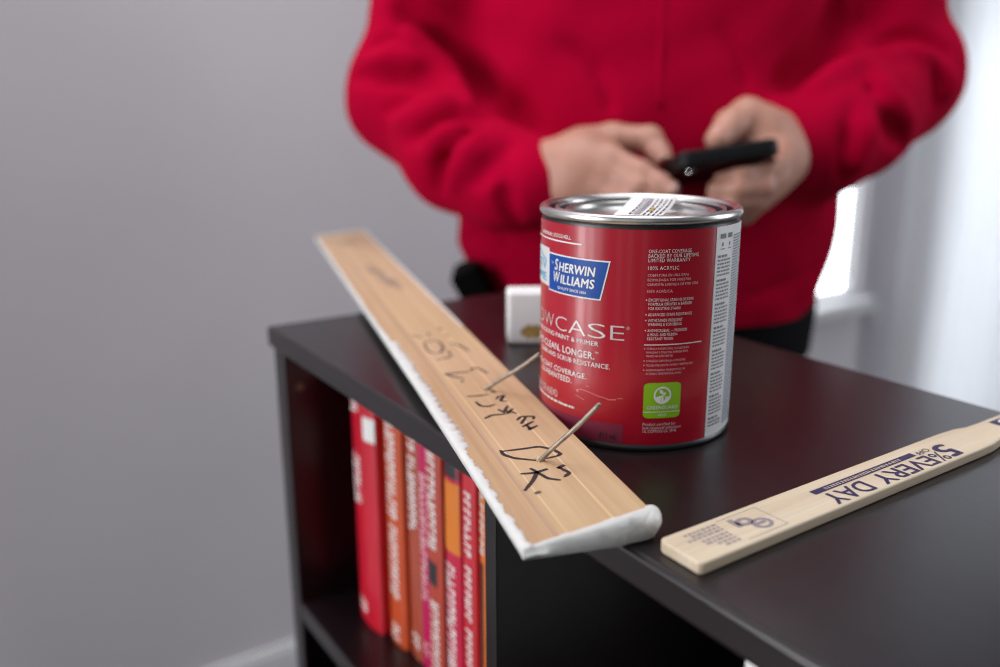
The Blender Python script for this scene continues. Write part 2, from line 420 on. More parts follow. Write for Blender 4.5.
# books: colour, left edge, right edge, spine recess, height, title bars (z from top, length, width share, shade)
def bookmat(n, c): return mat(n, c, .32, coat=.3, var=.06, scale=25)
BOOKS = [
    ('thick bright red paperback at the end panel, first in the book row', (.56, .006, .025), .0700, .1120, .036, .222, [(.004, .036, .42, -.26, 1), (.071, .042, .42, -.26, 1), (.196, .012, .34, -.20, 1), (.034, .019, .34, .32, 2)]),
    ('orange red paperback right beside the thick bright red one', (.56, .075, .018), .1128, .1410, .043, .222, [(.026, .085, .50, .0, 1), (.114, .060, .46, .0, 1), (.198, .014, .38, .0, 1)]),
    ('dull brick orange paperback between the orange red book and the thin magenta one', (.40, .070, .035), .1415, .1622, .047, .218, [(.008, .034, .55, .0, 1), (.046, .060, .55, .0, 1), (.190, .016, .5, .0, 1)]),
    ('thin magenta book with pale spine lettering', (.52, .004, .10), .1628, .1775, .046, .221, [(.055, .100, .55, .0, 3), (.190, .014, .45, .0, 3)]),
    ('brick red book with tall white lettering and a small dark block on its spine', (.46, .055, .030), .1780, .2000, .043, .222, [(.010, .095, .52, -.04, 1), (.115, .018, .58, -.06, 4), (.146, .060, .52, .0, 1)]),
    ('crimson book with an orange block under a black band on its spine', (.56, .006, .050), .2095, .2300, .040, .214, [(.000, .031, .96, .0, 4), (.034, .050, .92, .0, 5), (.094, .092, .62, -.10, 1)]),
    ('red book with white lettering beside the orange book at the divider', (.58, .020, .035), .2305, .2475, .041, .220, [(.040, .046, .46, .0, 1), (.092, .040, .46, .0, 1), (.138, .050, .46, .0, 1)]),
    ('bright orange book standing last, against the dark divider', (.70, .16, .015), .2480, .2740, .042, .222, [(.004, .075, .28, -.30, 1), (.085, .100, .16, -.30, 4)]),
]
M_orange_ink = mat('orange_print', (.72, .20, .02), .4)
M_page = mat('book_pages', (.66, .60, .48), .8, var=.08, scale=300, stretch=(1, .02, .02))
for n, (lab, col, x0, x1, rec, hgt, bars) in enumerate(BOOKS):
    hgt -= .0067; bm_ = bookmat('book_cover_%d' % n, col); w = x1 - x0 - .0005; dep = .14
    o = empty('book', S2W(x0, rec, BZ + .0007), SROT); tag(o, lab, 'book', 'red and orange paperbacks on the upper shelf')
    c = MB()
    bul = min(.004, w * .14)
    arc = [(w * (.5 - .5 * math.cos(math.pi * i / 12)), bul - bul * math.sin(math.pi * i / 12)) for i in range(13)]
    t = .0009
    inner = [(w - t - (w - 2 * t) * i / 8, bul + t * 1.2) for i in range(9)]
    poly = arc + [(w, dep), (w - t, dep)] + inner + [(t, dep), (0, dep)]
    # cover wraps spine, front and back as one folded sheet
    c.prism(poly, 0, hgt); c.build('cover', bm_, o)
    p = MB(); p.box(t * 1.05, w - t * 1.05, bul + t * 1.3, dep - .003, .0012, hgt - .0012); p.build('pages', M_page, o)
    def spine_y(x): return bul - bul * math.sin(math.acos(max(-1, min(1, 1 - 2 * x / w)))) - .0003
    inks = [M_white, M_black_ink, M_orange_ink, M_cream_ink]
    for (zt, ln, ws, off, kind) in bars:
        xa = w * (.5 + off - ws / 2); xb = w * (.5 + off + ws / 2); z1 = hgt - zt; z0 = max(z1 - ln, .002)
        mb = MB()
        def patch(xa, xb, z0, z1, mi):
            N = 5; P = []
            for z in (z0, z1):
                for i in range(N): x = xa + (xb - xa) * i / (N - 1); P.append((x, spine_y(x), z))
            mb.add(P, [(i, i + 1, N + i + 1, N + i) for i in range(N - 1)], mi)
        if kind in (2, 4, 5): patch(max(xa, .0003), min(xb, w - .0003), z0, z1, {2: 0, 4: 1, 5: 2}[kind]); mb.build('spine_block', inks, o)
        else:
            z = z1; mi = 0 if kind == 1 else 3
            while z - .003 > z0:                       # sideways lettering: bars of uneven strokes
                h = random.uniform(.0045, .0062)
                kx = random.random()
                patch(xa, xb, z - .0016, z, mi)
                if kx < .75: patch(xa if kx < .4 else (xa + xb) / 2, xb if kx > .2 else (xa + xb) / 2, z - h + .0012, z - h + .0026, mi)
                if kx > .35: patch(xb - (xb - xa) * .24, xb, z - h + .0014, z, mi)
                z -= h + .0006
            mb.build('spine_title', inks, o)

# pale item standing in the right compartment, just showing under the top
o = empty('binder', S2W(.4860, .006, BZ + .0007), SROT); tag(o, 'pale white binder just showing under the bookcase top at the bottom edge', 'binder')
b = MB(); b.prism([(0, .004), (.004, 0), (.031, 0), (.035, .004), (.035, .22), (0, .22)], 0, .218); b.build('cover', M_card, o, bevel=.001)
b = MB(); b.box(.008, .027, -.0004, .0002, .09, .16); b.build('spine_label', M_paper, o)

# ------------------------------------------------------------------ paint can
CX, CY, RB, CH = .0753, .4710, .0528, .1210
can = empty('paint_can', (CX, CY, TOP))
tag(can, 'red quart paint can with a metal lid standing on the bookcase', 'paint can')
b = MB()
b.lathe([(.0, .0030), (.045, .0030), (.0500, .0022), (.0512, .0004), (.0524, .0), (.0533, .0008), (.0535, .0022), (.0529, .0032), (.0524, .0040), (.0524, .1140), (.0522, .1150), (.0526, .1162)], 160)
b.build('body', M_dark_shade_steel, can, True)  # dark tone; the bare band below the rim has its shade in the colour
b = MB()                                              # rolled rim and inner ring
rim = [(.0520, .1160)]
for i in range(13):
    a = -math.pi * .5 + math.pi * 1.18 * i / 12
    rim.append((.0513 + .0024 * math.cos(a), .1185 + .0025 * math.sin(a)))
rim += [(.0489, .1192), (.0486, .1172), (.0484, .1130), (.0468, .1126), (.0458, .1130), (.0455, .1160), (.0454, .1185)]
b.lathe(rim, 160); nr = len(rim) - 1; b.m = [1 if k // 160 in (nr - 6, nr - 5, nr - 4, nr - 3, nr - 2) else 0 for k in range(len(b.f))]; b.build('rim', [M_steel, M_dark_shade_steel], can, True)  # groove faces get the dark steel, shade put into their colour
b = MB()                                              # pressed friction lid
lid = [(.0454, .1185), (.0452, .1196), (.0446, .1200), (.0440, .1196), (.0437, .1184), (.0435, .1140), (.0428, .1132), (.0416, .1132), (.0409, .1140), (.0404, .1168), (.0398, .1180), (.0390, .1182), (.0382, .1176), (.0376, .1160), (.0368, .1140), (.0352, .1134), (.0200, .1136), (.0001, .1137)]
b.lathe(lid, 160); b.m = [1 if k // 160 in (4, 5, 6, 7, 8) else 0 for k in range(len(b.f))]; b.build('lid', [M_steel, M_dark_shade_steel], can, True)  # lid grooves darkened too, to paint in their depth

RL = RB
def cylpt(th, z, r): a = R_(th); return (r * math.cos(a), r * math.sin(a), z)
def arc_patch(mb, t0, t1, z0, z1, r, mi=0, skew=None):
    """curved panel; skew gives the two lower corners' angles when they differ"""
    b0, b1 = skew if skew else (t0, t1)
    n = max(2, int(abs(t1 - t0) / 2) + 1); P = []
    for (a0, a1, z) in ((b0, b1, z0), (t0, t1, z1)):
        for i in range(n + 1): P.append(cylpt(a0 + (a1 - a0) * i / n, z, r))
    mb.add(P, [(i, i + 1, n + 2 + i, n + 1 + i) for i in range(n)], mi)
def ctext(mb, s, z, cap, left=None, right=None, r=RL + .00025, mi=0, bold=0.0, shear=0.0, space=1.0, sx=1.0):
    """text wrapped on the can; left/right are the end angles, one of them may be left out"""
    v, f = text2d(s, bold, shear, 3 if cap > .003 else 2, space)
    wd = v[:, 0].max() * cap * sx
    if left is not None and right is not None: sx *= R_(right - left) * r / wd; wd = R_(right - left) * r
    t0 = left if left is not None else right - math.degrees(wd / r)
    P = [cylpt(t0 + math.degrees(x * cap * sx / r), z + y * cap, r + h) for x, y, h in v]
    mb.add(P, f, mi)
def glyph_row(mb, t0, t1, z, h, r, mi=0, fill=.78, wmin=1.2, wmax=4.5):
    t = t0
    while t < t1 - .4:
        w = min(random.uniform(wmin, wmax), t1 - t); arc_patch(mb, t, t + w * fill, z, z + h, r, mi); t += w

b = MB(); n = 150
b.lathe([(RL, .0036), (RL, .1143)], 180); b.build('label_wrap', M_label, can, True)
b = MB(); arc_patch(b, -200, -103.8, .0038, .0142, RL + .00012)
vb = b.build('volume_band', M_label_dark, can, True)
b = MB(); ctext(b, '813 mL', .0056, .0034, left=-117, right=-107, r=RL + .0003, bold=.015, space=1.1); b.build('volume_print', M_black_ink, vb)

# house logo panel, mostly round the left side
b = MB(); t0, t1 = -197, -158.6
arc_patch(b, t0, t1, .0800, .1003, RL + .00018, 0)
lp_ = b.build('logo_panel', M_pale, can, True)
b = MB(); r = RL + .0003
for i in range(8):
    a0 = -195 + i * 4; b.add([cylpt(a0, .0945 + .0045 * (1 - abs(i - 3.5) / 4), r), cylpt(a0 + 4, .0945 + .0045 * (1 - abs(i - 2.5) / 4), r), cylpt(a0 + 4, .0933 + .0045 * (1 - abs(i - 2.5) / 4), r), cylpt(a0, .0933 + .0045 * (1 - abs(i - 3.5) / 4), r)], [(3, 2, 1, 0)])
ctext(b, 'HGTV', .0882, .0052, left=-193, right=-162, r=r, bold=.02)
ctext(b, 'HOME', .0822, .0045, left=-193, right=-162, r=r, bold=.02)
b.build('logo_print', M_cyan, lp_)

# blue maker's badge
b = MB(); arc_patch(b, -158.6, -113.4, .0782, .0984, RL + .00030, 0, skew=(-158.6, -118.4)); bo_ = b.build('badge_border', M_white, can, True)
b = MB(); arc_patch(b, -158.0, -114.4, .0789, .0977, RL + .00042, 0, skew=(-158.0, -119.1)); b.build('badge_field', M_blue, bo_, True)
b = MB(); r = RL + .00056
ctext(b, 'S', .0902, .0058, left=-151.5, right=-148.0, r=r, bold=.02, shear=.22)
ctext(b, 'HERWIN', .0900, .0047, left=-147.4, right=-121.6, r=r, bold=.030, shear=.15, space=1.06)
ctext(b, 'W', .0838, .0056, left=-152.5, right=-146.4, r=r, bold=.02, shear=.18)
ctext(b, 'ILLIAMS', .0838, .0046, left=-146.0, right=-122.0, r=r, bold=.030, shear=.15, space=1.06)
ctext(b, 'QUALITY SINCE 1866', .0806, .0014, left=-148.5, right=-127.0, r=r, bold=.015)
ctext(b, 'by', .0930, .0014, left=-154.2, right=-152.6, r=r)
b.build('badge_lettering', M_white, bo_)

# front lettering
b = MB()
ctext(b, 'INTERIOR | EGGSHELL', .1070, .0019, right=-138.0, bold=.012, sx=1.1)
arc_patch(b, -215, -130.8, .1049, .1056, RL + .00025)
b.build('finish_heading', M_white, can); b = MB()
ctext(b, 'STAIN-BLOCKING PAINT & PRIMER', .0545, .0024, right=-119.0, bold=.009, sx=1.12, space=1.04)
ctext(b, 'STAYS CLEAN, LONGER.', .0473, .0037, right=-121.2, bold=.012, sx=.93, space=1.05)
ctext(b, 'TM', .0505, .0010, right=-119.0)
ctext(b, 'STAIN AND SCRUB RESISTANCE.', .0432, .0025, right=-112.0, bold=.010, sx=.98, space=1.07)
ctext(b, 'ONE-COAT COVERAGE.', .0360, .0028, right=-125.8, bold=.012, sx=1.05, space=1.08)
ctext(b, 'GUARANTEED.', .0319, .0029, right=-136.0, bold=.012, sx=1.0, space=1.08)
glyph_row(b, -185, -133.5, .0183, .0011, RL + .00025)
b.build('front_lettering', M_white, can)
b = MB(); ctext(b, 'C\u00c1SCARA DE HUEVO', .0212, .0040, right=-147.6, bold=.01, sx=.62); b.build('finish_lettering', M_cream_ink, can)
b = MB()
for ch, a0, a1 in (('W', -164.0, -152.4), ('O', -176, -166), ('H', -188, -178), ('S', -200, -190), ('C', -150.4, -140.3), ('A', -138.9, -127.2), ('S', -125.6, -115.0), ('E', -112.4, -104.7)):
    ctext(b, ch, .0586, .0078, left=a0, right=a1, r=RL + .00025, bold=-.014)
ctext(b, '\u00ae', .0645, .0016, left=-103.8, right=-102.0)
b.build('brand_lettering', M_silver_ink, can)
# small scuffs in the label
b = MB()
def scuff(pts, w, r=RL + .0002):
    for (a, z), (a2, z2) in zip(pts[:-1], pts[1:]):
        b.add([cylpt(a, z - w, r), cylpt(a2, z2 - w, r), cylpt(a2, z2 + w, r), cylpt(a, z + w, r)], [(0, 1, 2, 3)])
scuff([(-132, .0292), (-129, .0300), (-124, .0294), (-118, .0280), (-114, .0276)], .00022)
scuff([(-114, .0274), (-112, .0270), (-108, .0274)], .0003)
scuff([(-133, .0262), (-130, .0254), (-127, .0246)], .0002); scuff([(-107.5, .0281), (-104.5, .0283)], .0002); scuff([(-132.5, .0290), (-131, .0284)], .0006)
scuff([(-126, .0325), (-124, .0322)], .0002)
b.build('scuff_mark', mat('scuffed_ink', (.66, .16, .16), .5), can)

# right hand column of small print
b = MB(); r = RL + .00025
def row(s, z, cap, right, left=-93.6, bold=.003): ctext(b, s, z, cap, left=left, right=right, r=r, bold=bold, space=1.10)
row('ONE-COAT COVERAGE', .1031, .0018, -70.0); row('BACKED BY OUR LIFETIME', .1009, .0018, -65.5); row('LIMITED WARRANTY', .0987, .0018, -70.6)
row('100% ACRYLIC', .0949, .0018, -76.9)
b.build('warranty_lettering', M_white, can)
b = MB()
row('COBERTURA EN UNA CAPA', .0916, .0013, -71.0, bold=0); row('RESPALDADA POR NUESTRA', .0893, .0013, -69.6, bold=0); row('GARANT\u00cdA LIMITADA DE POR VIDA', .0870, .0013, -65.0, bold=0)
row('100% ACR\u00cdLICA', .0836, .0014, -80.0, bold=0)
b.build('warranty_lettering_spanish', M_cream_ink, can)
b = MB()
for s, z, rr in (('EXCEPTIONAL STAIN BLOCKING', .0792, -67.5), ('FORMULA CREATES A BARRIER', .0771, -68.3), ('FOR EXISTING STAINS', .0749, -75.0), ('ADVANCED STAIN RESISTANCE', .0718, -68.0), ('WITHSTANDS FREQUENT', .0689, -73.5), ('WASHING & SCRUBBING', .0668, -74.0), ('ANTIMICROBIAL \u2014 PROVIDES', .0637, -70.5), ('A MOLD- AND MILDEW-', .0616, -75.8), ('RESISTANT FINISH', .0595, -78.5)):
    row(s, z, .00145, rr, -92.6)
for z in (.0792, .0718, .0689, .0637): arc_patch(b, -94.0, -93.4, z + .0004, z + .0010, r)
arc_patch(b, -94.1, -60.4, .0568, .0573, r)
b.build('feature_lettering', M_white, can)
b = MB()
for s, z, rr in (('F\u00d3RMULA EXCEPCIONAL QUE BLOQUEA', .0545, -68.5), ('MANCHAS Y CREA UNA BARRERA PARA', .0526, -69.0), ('MANCHAS EXISTENTES', .0507, -78.0), ('AVANZADA RESISTENCIA A MANCHAS', .0482, -70.5), ('TOLERA FRECUENTE LAVADO Y RESTREGADO', .0459, -65.5), ('ANTIMICROBIANA: PROPORCIONA UN', .0434, -70.5), ('ACABADO RESISTENTE AL MOHO', .0415, -72.5)):
    row(s, z, .0011, rr, -92.6, bold=0)
for z in (.0545, .0482, .0459, .0434): arc_patch(b, -94.0, -93.4, z + .0003, z + .0008, r)
b.build('feature_lettering_spanish', M_cream_ink, can)

# green certification badge
gt0, gt1, gz0, gz1, gr = -93.2, -72.2, .0183, .0371, .0022
b = MB(); poly = []
for (cx, cz, a0) in ((gt1 - 2.4, gz1 - gr, 0), (gt0 + 2.4, gz1 - gr, 90), (gt0 + 2.4, gz0 + gr, 180), (gt1 - 2.4, gz0 + gr, 270)):
    for i in range(7): a = R_(a0 + 15 * i); poly.append((cx + 2.4 * math.cos(a), cz + gr * math.sin(a)))
rows_ = [gz0 + (gz1 - gz0) * i / 24 for i in range(25)]
def span(z):
    d = max(0, gr - min(z - gz0, gz1 - z)); k = 2.4 * (1 - math.sqrt(max(0, 1 - (d / gr) ** 2))); return gt0 + k, gt1 - k
for z0, z1 in zip(rows_[:-1], rows_[1:]):
    a0, a1 = span(z0); c0, c1 = span(z1); arc_patch(b, c0, c1, z0, z1, RL + .0002, 0, skew=(a0, a1))
cb_ = b.build('certification_badge', M_green, can, True)
b = MB(); r = RL + .00035; cc, cz = -82.8, .0305
def ring(r0_, r1_, a0=0, a1=360, n=36):
    P = []
    for i in range(n + 1):
        a = R_(a0 + (a1 - a0) * i / n)
        for q in (r0_, r1_): P.append(cylpt(cc + math.degrees(q * math.cos(a) / r), cz + q * math.sin(a), r))
    b.add(P, [(2 * i, 2 * i + 1, 2 * i + 3, 2 * i + 2) for i in range(n)])
ring(.0037, .0046); ring(.0, .0037, 195, 345)
def leaf(c0, z0, ang, L, mb):
    P = []
    for i in range(9):
        t = i / 8; w = .28 * L * math.sin(math.pi * t)
        for sg in (-1, 1):
            x = (t - .5) * L; y = sg * w; P.append(cylpt(cc + math.degrees((c0 + x * math.cos(ang) - y * math.sin(ang)) / r), cz + z0 + x * math.sin(ang) + y * math.cos(ang), r + (.0001 if mb is not b else 0)))
    mb.add(P, [(2 * i, 2 * i + 2, 2 * i + 3, 2 * i + 1) for i in range(8)])
leaf(-.0006, .0018, 2.2, .0030, b); leaf(.0010, .0008, .7, .0022, b)
ctext(b, 'GREENGUARD', .0231, .0019, left=-91.3, right=-73.7, r=r, bold=.014, space=1.08)
arc_patch(b, gt0, gt1, .0215, .0218, r); ctext(b, 'GOLD', .0195, .0012, left=-84.8, right=-80.2, r=r)
b.build('badge_print', M_white, cb_)
b = MB(); leaf(.0004, -.0018, .7, .0036, b); b.build('badge_leaf', M_green, cb_)
b = MB()
for s, z, rr in (('Product certified for', .0143, -74.5), ('low chemical emissions', .0124, -71.2), ('UL.COM/GG UL 2818', .0105, -74.0)): ctext(b, s, z, .0015, left=-93.0, right=rr, bold=0, space=1.08)
b.build('certification_lettering', M_pale, can)

# white direction strip with rows of small print
b = MB(); arc_patch(b, -53.3, 24, .0036, .1141, RL + .0002); ds_ = b.build('direction_strip', mat('strip_paper', (.82, .82, .84), .45, var=.03), can, True)
b = MB(); r = RL + .00035
for a0 in (-50, -43): arc_patch(b, a0, a0 + 5.0, .1080, .1104, r)
for a0 in (-50, -43): arc_patch(b, a0 + .5, a0 + 4.5, .1025, .1030, r); arc_patch(b, a0 + 1.6, a0 + 3.0, .1042, .1060, r)
b.build('direction_heading', M_grey_ink, ds_); b = MB(); z = .0985; k = 0
while z > .0075:
    h = .00085 if k % 6 else .0012
    glyph_row(b, -51.5, -38.5 if k % 6 else -42, z, h, r, fill=.80, wmin=1.0, wmax=3.4)
    z -= .00185 if k % 6 != 5 else .0030; k += 1
b.build('direction_print', M_grey_ink, ds_)
b = MB(); z = .108
while z > .006: arc_patch(b, -36, -22, z, z + .0007, r); z -= .0014
b.build('direction_print_column', mat('blue_grey_print', (.20, .24, .33), .5), ds_)

# paper sticker laid across the lid
def stk(s, t):
    """s across 0..1 left to right, t along 0..1 from back rim to front"""
    bl, br = np.array([.0770, .5095]) - [CX, CY], np.array([.1010, .5005]) - [CX, CY]
    fl, frr = np.array([.0530, .4300]) - [CX, CY], np.array([.0765, .4255]) - [CX, CY]
    q = (bl * (1 - s) + br * s) * (1 - t) + (fl * (1 - s) + frr * s) * t
    q = q + np.array([.0022, .0]) * math.sin(math.pi * t)
    z = .1214 - .0032 * t ** 1.1 + .0006 * math.sin(math.pi * t)
    return q[0], q[1], z
b = MB(); N = 16; P = [stk(i / 6, j / N) for j in range(N + 1) for i in range(7)]
b.add(P, [(j * 7 + i, (j + 1) * 7 + i, (j + 1) * 7 + i + 1, j * 7 + i + 1) for j in range(N) for i in range(6)])
st_ = o = b.build('lid_sticker', M_paper, can, True); q = o.modifiers.new('thickness', 'SOLIDIFY'); q.thickness = .0002; q.offset = -1
def sticker_marks(name, m, cells):
    b = MB()
    for (s0, s1, t0, t1) in cells:
        n = 5; P = []
        for j in range(n + 1):
            for s in (s0, s1): x, y, z = stk(s, t0 + (t1 - t0) * j / n); P.append((x, y, z + .00025))
        b.add(P, [(2 * j, 2 * j + 2, 2 * j + 3, 2 * j + 1) for j in range(n)])
    b.build(name, m, st_)
cells = [(.36 + .16 * i / 9, .36 + .16 * i / 9 + random.choice((.006, .011)), .30, .86) for i in range(10)]
sticker_marks('sticker_barcode', M_grey_ink, cells + [(.36, .53, .22, .27)])
cells = []
for s in (.30, .60, .70, .80, .90):
    t = .22
    while t < .86:
        w = random.uniform(.04, .10); cells.append((s, s + .035, t, min(t + w, .88))); t += w + .025
sticker_marks('sticker_print', M_black_ink, cells)
sticker_marks('sticker_spot', M_yellow, [(.645, .69, .60, .74)])

# ------------------------------------------------------------------ strip of old trim with nails
BO = (.0076, .2949); BA = R_(106.5)
trim = empty('trim_board', (BO[0], BO[1], TOP), BA)
tag(trim, 'old strip of wood trim with white paint edges, handwriting and two bent nails', 'board')
# local x along the board, local -y across it (v grows to the right)
ZT = .0120
def ustart(v): return v * .27
def uend(v): return .8060 + v * .66
def zbot(v): return .0080 * (1 - min(1, v / .046)) if v < .046 else 0.0
VW = .0615
def fan(v, t): return v - .0055 * max(0, t - .25) / .75 * (1 - v / VW)
prof = [(0.0015, ZT), (.0155, ZT), (.0170, ZT - .0002), (.0180, ZT), (.0212, ZT), (.0220, ZT), (.0432, ZT), (.0442, ZT), (VW, ZT), (VW + .0004, ZT - .0010), (VW, .0003), (.050, .0), (.046, .0), (.030, zbot(.030)), (.012, zbot(.012)), (.0015, .0080)]
NU = 60; n = len(prof); P = []
for j in range(NU + 1):
    t = j / NU
    for v, z in prof: P.append((ustart(v) + (uend(v) - ustart(v)) * t, -fan(v, t), z))
b = MB()
fs = []; ms = []
for j in range(NU):
    for i in range(n):
        i2 = (i + 1) % n; fs.append((j * n + i, (j + 1) * n + i, (j + 1) * n + i2, j * n + i2)); ms.append(1 if i in (1, 2) else 3 if i in (4, 6) else (2 if i >= 10 else 0))
fs += [tuple(range(n)), tuple(NU * n + i for i in range(n - 1, -1, -1))]; ms += [2, 2]
b.add(P, fs); b.m = ms
b.build('plank', [M_pine, M_pine_dark, M_paint, M_pine_light], trim)
# white paint: a lumpy skin over the left edge with chipped lap on the top
def wob(a, s): return math.sin(a * 1.7 + s) * .5 + math.sin(a * 4.3 + 2 * s) * .3 + math.sin(a * 9.1 + .5 * s) * .2
NE = 900; P = []; K = 9
lap = []; lv = .0025
for j in range(NE + 1):
    u = .80 * j / NE
    base = .0022 + .0010 * wob(u * 60, 1)
    if .10 < u < .30: base += .0026 + .0018 * wob(u * 420, 3) + .0012 * random.random()
    elif u < .10: base += .0008 + .0010 * wob(u * 300, 2)
    else: base = .0014 + .0006 * wob(u * 60, 1) + .0012 * max(0, 1 - (u - .3) * 12)
    lap.append(max(.0006, base))
for j in range(NE + 1):
    u = .0 + .8050 * j / NE; l = lap[j]; bump_ = .0003 + .0005 * max(0, wob(u * 260, 5)) * (1.8 if .1 < u < .3 else .5)
    sec = [(l, ZT + .00002), (l * .92, ZT + .0003 + bump_), (l * .55, ZT + .0005 + bump_ * .8), (.0002, ZT + .0003), (-.0006, ZT - .0006), (-.0007, ZT - .0020), (-.0006, .0086), (.0002, .0081), (.003, .0076)]
    for v, z in sec: P.append((u + ustart(v), -(fan(v, u / .7975) + .0014), z))
b = MB(); b.add(P, [(j * K + i, j * K + i + 1, (j + 1) * K + i + 1, (j + 1) * K + i) for j in range(NE) for i in range(K - 1)])
b.build('edge_paint', M_paint, trim, True)
# near cut end: thick rounded white coat, heavier at the right corner
NE2 = 160; P = []; K = 9
for j in range(NE2 + 1):
    v = .0008 + (VW + .0002) * j / NE2; u = ustart(v); zb = zbot(max(v, 0)) if v < .05 else .0
    fat = .0014 + .0014 * (j / NE2) + .0005 * wob(v * 90, 2) + (.0018 * max(0, 1 - abs(v - .0585) / .010))
    l = .0012 + .0010 * max(0, wob(v * 140, 4)) + .0020 * (j / NE2)
    sec = [(u + l, ZT + .00003), (u + l * .8, ZT + .0004), (u, ZT + .0005 + .2 * fat * (v > .05)), (u - fat * .7, ZT - .0004), (u - fat, ZT - .003), (u - fat * 1.05, (ZT + zb) / 2), (u - fat * .8, zb + .0012), (u - .0003, zb + .0004), (u + .002, zb + .0004)]
    for uu, z in sec: P.append((uu, -v, max(z, .0004)))
b = MB(); b.add(P, [(j * K + i, (j + 1) * K + i, (j + 1) * K + i + 1, j * K + i + 1) for j in range(NE2) for i in range(K - 1)])
b.add([P[NE2 * K + i] for i in range(K)], [tuple(range(K))]); b.add([P[i] for i in range(K)], [tuple(range(K - 1, -1, -1))])
b.build('end_paint', M_paint, trim, True)
sdf = SDF(np.arange(.006, .030, .0006), np.arange(-.070, -.050, .0006), np.arange(-.001, .018, .0006))
for (u, v, z, rr) in ((.0150, .0600, .0080, .0042), (.0170, .0620, .0068, .0040), (.0160, .0590, .0045, .0030), (.0185, .0625, .0095, .0034), (.0150, .0560, .0070, .0036), (.0165, .0610, .0030, .0024)):
    sdf.ell((u, -v, z), (rr, rr, rr), .003)
Vv, Qq = sdf.mesh(); Vv[:, 2] = np.maximum(Vv[:, 2], .0003); mesh_obj('paint_blob', Vv, Qq, M_paint, trim)
b = MB(); P = []
for j in range(41):
    v = .0012 + (VW - .0006) * j / 40; u = uend(v); l = .0030 + .0012 * wob(v * 300, 2)
    for uu, z in ((u - l, ZT + .00003), (u - l * .6, ZT + .0005), (u, ZT + .0006), (u + .0010, ZT - .0008), (u + .0012, zbot(v) + .001), (u, zbot(v) + .0003)): P.append((uu, -fan(v, 1), z))
b.add(P, [(j * 6 + i, j * 6 + i + 1, (j + 1) * 6 + i + 1, (j + 1) * 6 + i) for j in range(40) for i in range(5)]); b.build('end_paint', M_paint, trim, True)
b = MB(); P = []
for j in range(201):
    u = .30 + .528 * j / 200; l = .0018 + .0010 * wob(u * 120, 4) + .0015 * j / 200; u += VW * .5
    for vv, z in ((VW - l, ZT + .00003), (VW - l * .5, ZT + .0004), (VW + .0004, ZT + .0003), (VW + .0009, ZT - .0012), (VW + .0006, .0006)): P.append((min(u, uend(VW) + .0008), -vv, z))
b.add(P, [(j * 5 + i, j * 5 + i + 1, (j + 1) * 5 + i + 1, (j + 1) * 5 + i) for j in range(200) for i in range(4)]); b.build('side_paint', M_paint, trim, True)
b = MB()
for (u, v, a, c, s) in ((.535, .034, .045, .0045, 1), (.500, .040, .030, .0040, 2), (.575, .029, .025, .0035, 3), (.745, .028, .012, .012, 4)):
    P = [(u + a * math.cos(k * .2618) * (1 + .25 * wob(k * 1.1, s)), -(v + c * math.sin(k * .2618) * (1 + .3 * wob(k * .9, s))), ZT + .00008) for k in range(24)]
    b.add(P, [tuple(range(23, -1, -1))])
b.build('grey_stain', mat('grey_wood_stain', (.36, .25, .18), .65, var=.15, scale=60), trim)
# handwriting, strokes in tenths of a millimetre on the board (u, v)
STROKES = [[(2206, 215), (2209, 301), (2204, 374)], [(2204, 220), (2133, 260), (2087, 311)], [(2224, 391), (2271, 410), (2269, 444), (2145, 476)], [(2032, 274), (2040, 299)], [(1759, 243), (1752, 304), (1759, 370)], [(1657, 268), (1582, 279), (1564, 315), (1586, 363)], [(1387, 245), (1428, 297), (1422, 370)], [(1503, 353), (1439, 375)], [(1800, 399), (1779, 420)], [(1665, 391), (1706, 413), (1716, 454), (1633, 403), (1613, 441)], [(1546, 423), (1471, 380), (1415, 434)], [(1495, 436), (1422, 380)], [(1314, 402), (1360, 435), (1348, 507), (1304, 490)], [(1349, 463), (1258, 406)], [(1215, 400), (1275, 480)], [(1166, 414), (1211, 480)], [(1236, 429), (1165, 429)], [(936, 203), (936, 299), (941, 398), (891, 445), (827, 467), (806, 442), (793, 376)], [(951, 202), (894, 201), (841, 236), (785, 328)], [(671, 392), (698, 436)], [(686, 398), (608, 429), (574, 389)], [(662, 211), (653, 277), (679, 346)], [(708, 272), (658, 290), (577, 242), (489, 174)], [(658, 290), (581, 311), (546, 362)]]
FADED = [[(2935, 241), (2994, 313), (2933, 351), (2777, 345), (2669, 300), (2672, 243), (2753, 224), (2935, 241)], [(2516, 233), (2546, 320), (2595, 365)], [(2881, 416), (2802, 465), (2655, 490)], [(2697, 355), (2623, 355)], [(3163, 201), (3079, 254)], [(3196, 318), (3122, 324)], [(3311, 428), (3248, 437)], [(3079, 416), (3093, 464)], [(449, 208), (463, 239)]]
def spline(L, n=8):
    q = np.array(L, float); out = [q[:1]]
    for i in range(len(q) - 1): out.append(q[i] + (q[i + 1] - q[i]) * (np.arange(1, n + 1) / n)[:, None])
    c = np.concatenate(out); e = c.copy()
    for _ in range(3): e[1:-1] = .5 * e[1:-1] + .25 * (e[:-2] + e[2:])
    return e
def ink(mb, L, w, z):
    c = spline(L) * 1e-4
    d = np.gradient(c, axis=0); d /= np.linalg.norm(d, axis=1)[:, None] + 1e-9; nn = np.stack([-d[:, 1], d[:, 0]], 1)
    ww = w * np.array([.62 + .38 * math.sin(math.pi * (i + .8) / (len(c) + .6)) + .10 * random.uniform(-1, 1) for i in range(len(c))])
    P = []
    for i in range(len(c)):
        for s in (1, -1):
            q = c[i] + nn[i] * ww[i] * s; zz = z; P.append((q[0], -q[1], zz))
    mb.add(P, [(2 * i, 2 * i + 1, 2 * i + 3, 2 * i + 2) for i in range(len(c) - 1)])
b = MB()
for i, L in enumerate(STROKES): ink(b, L, .00098 if i < 17 else .00108, ZT + .00012)
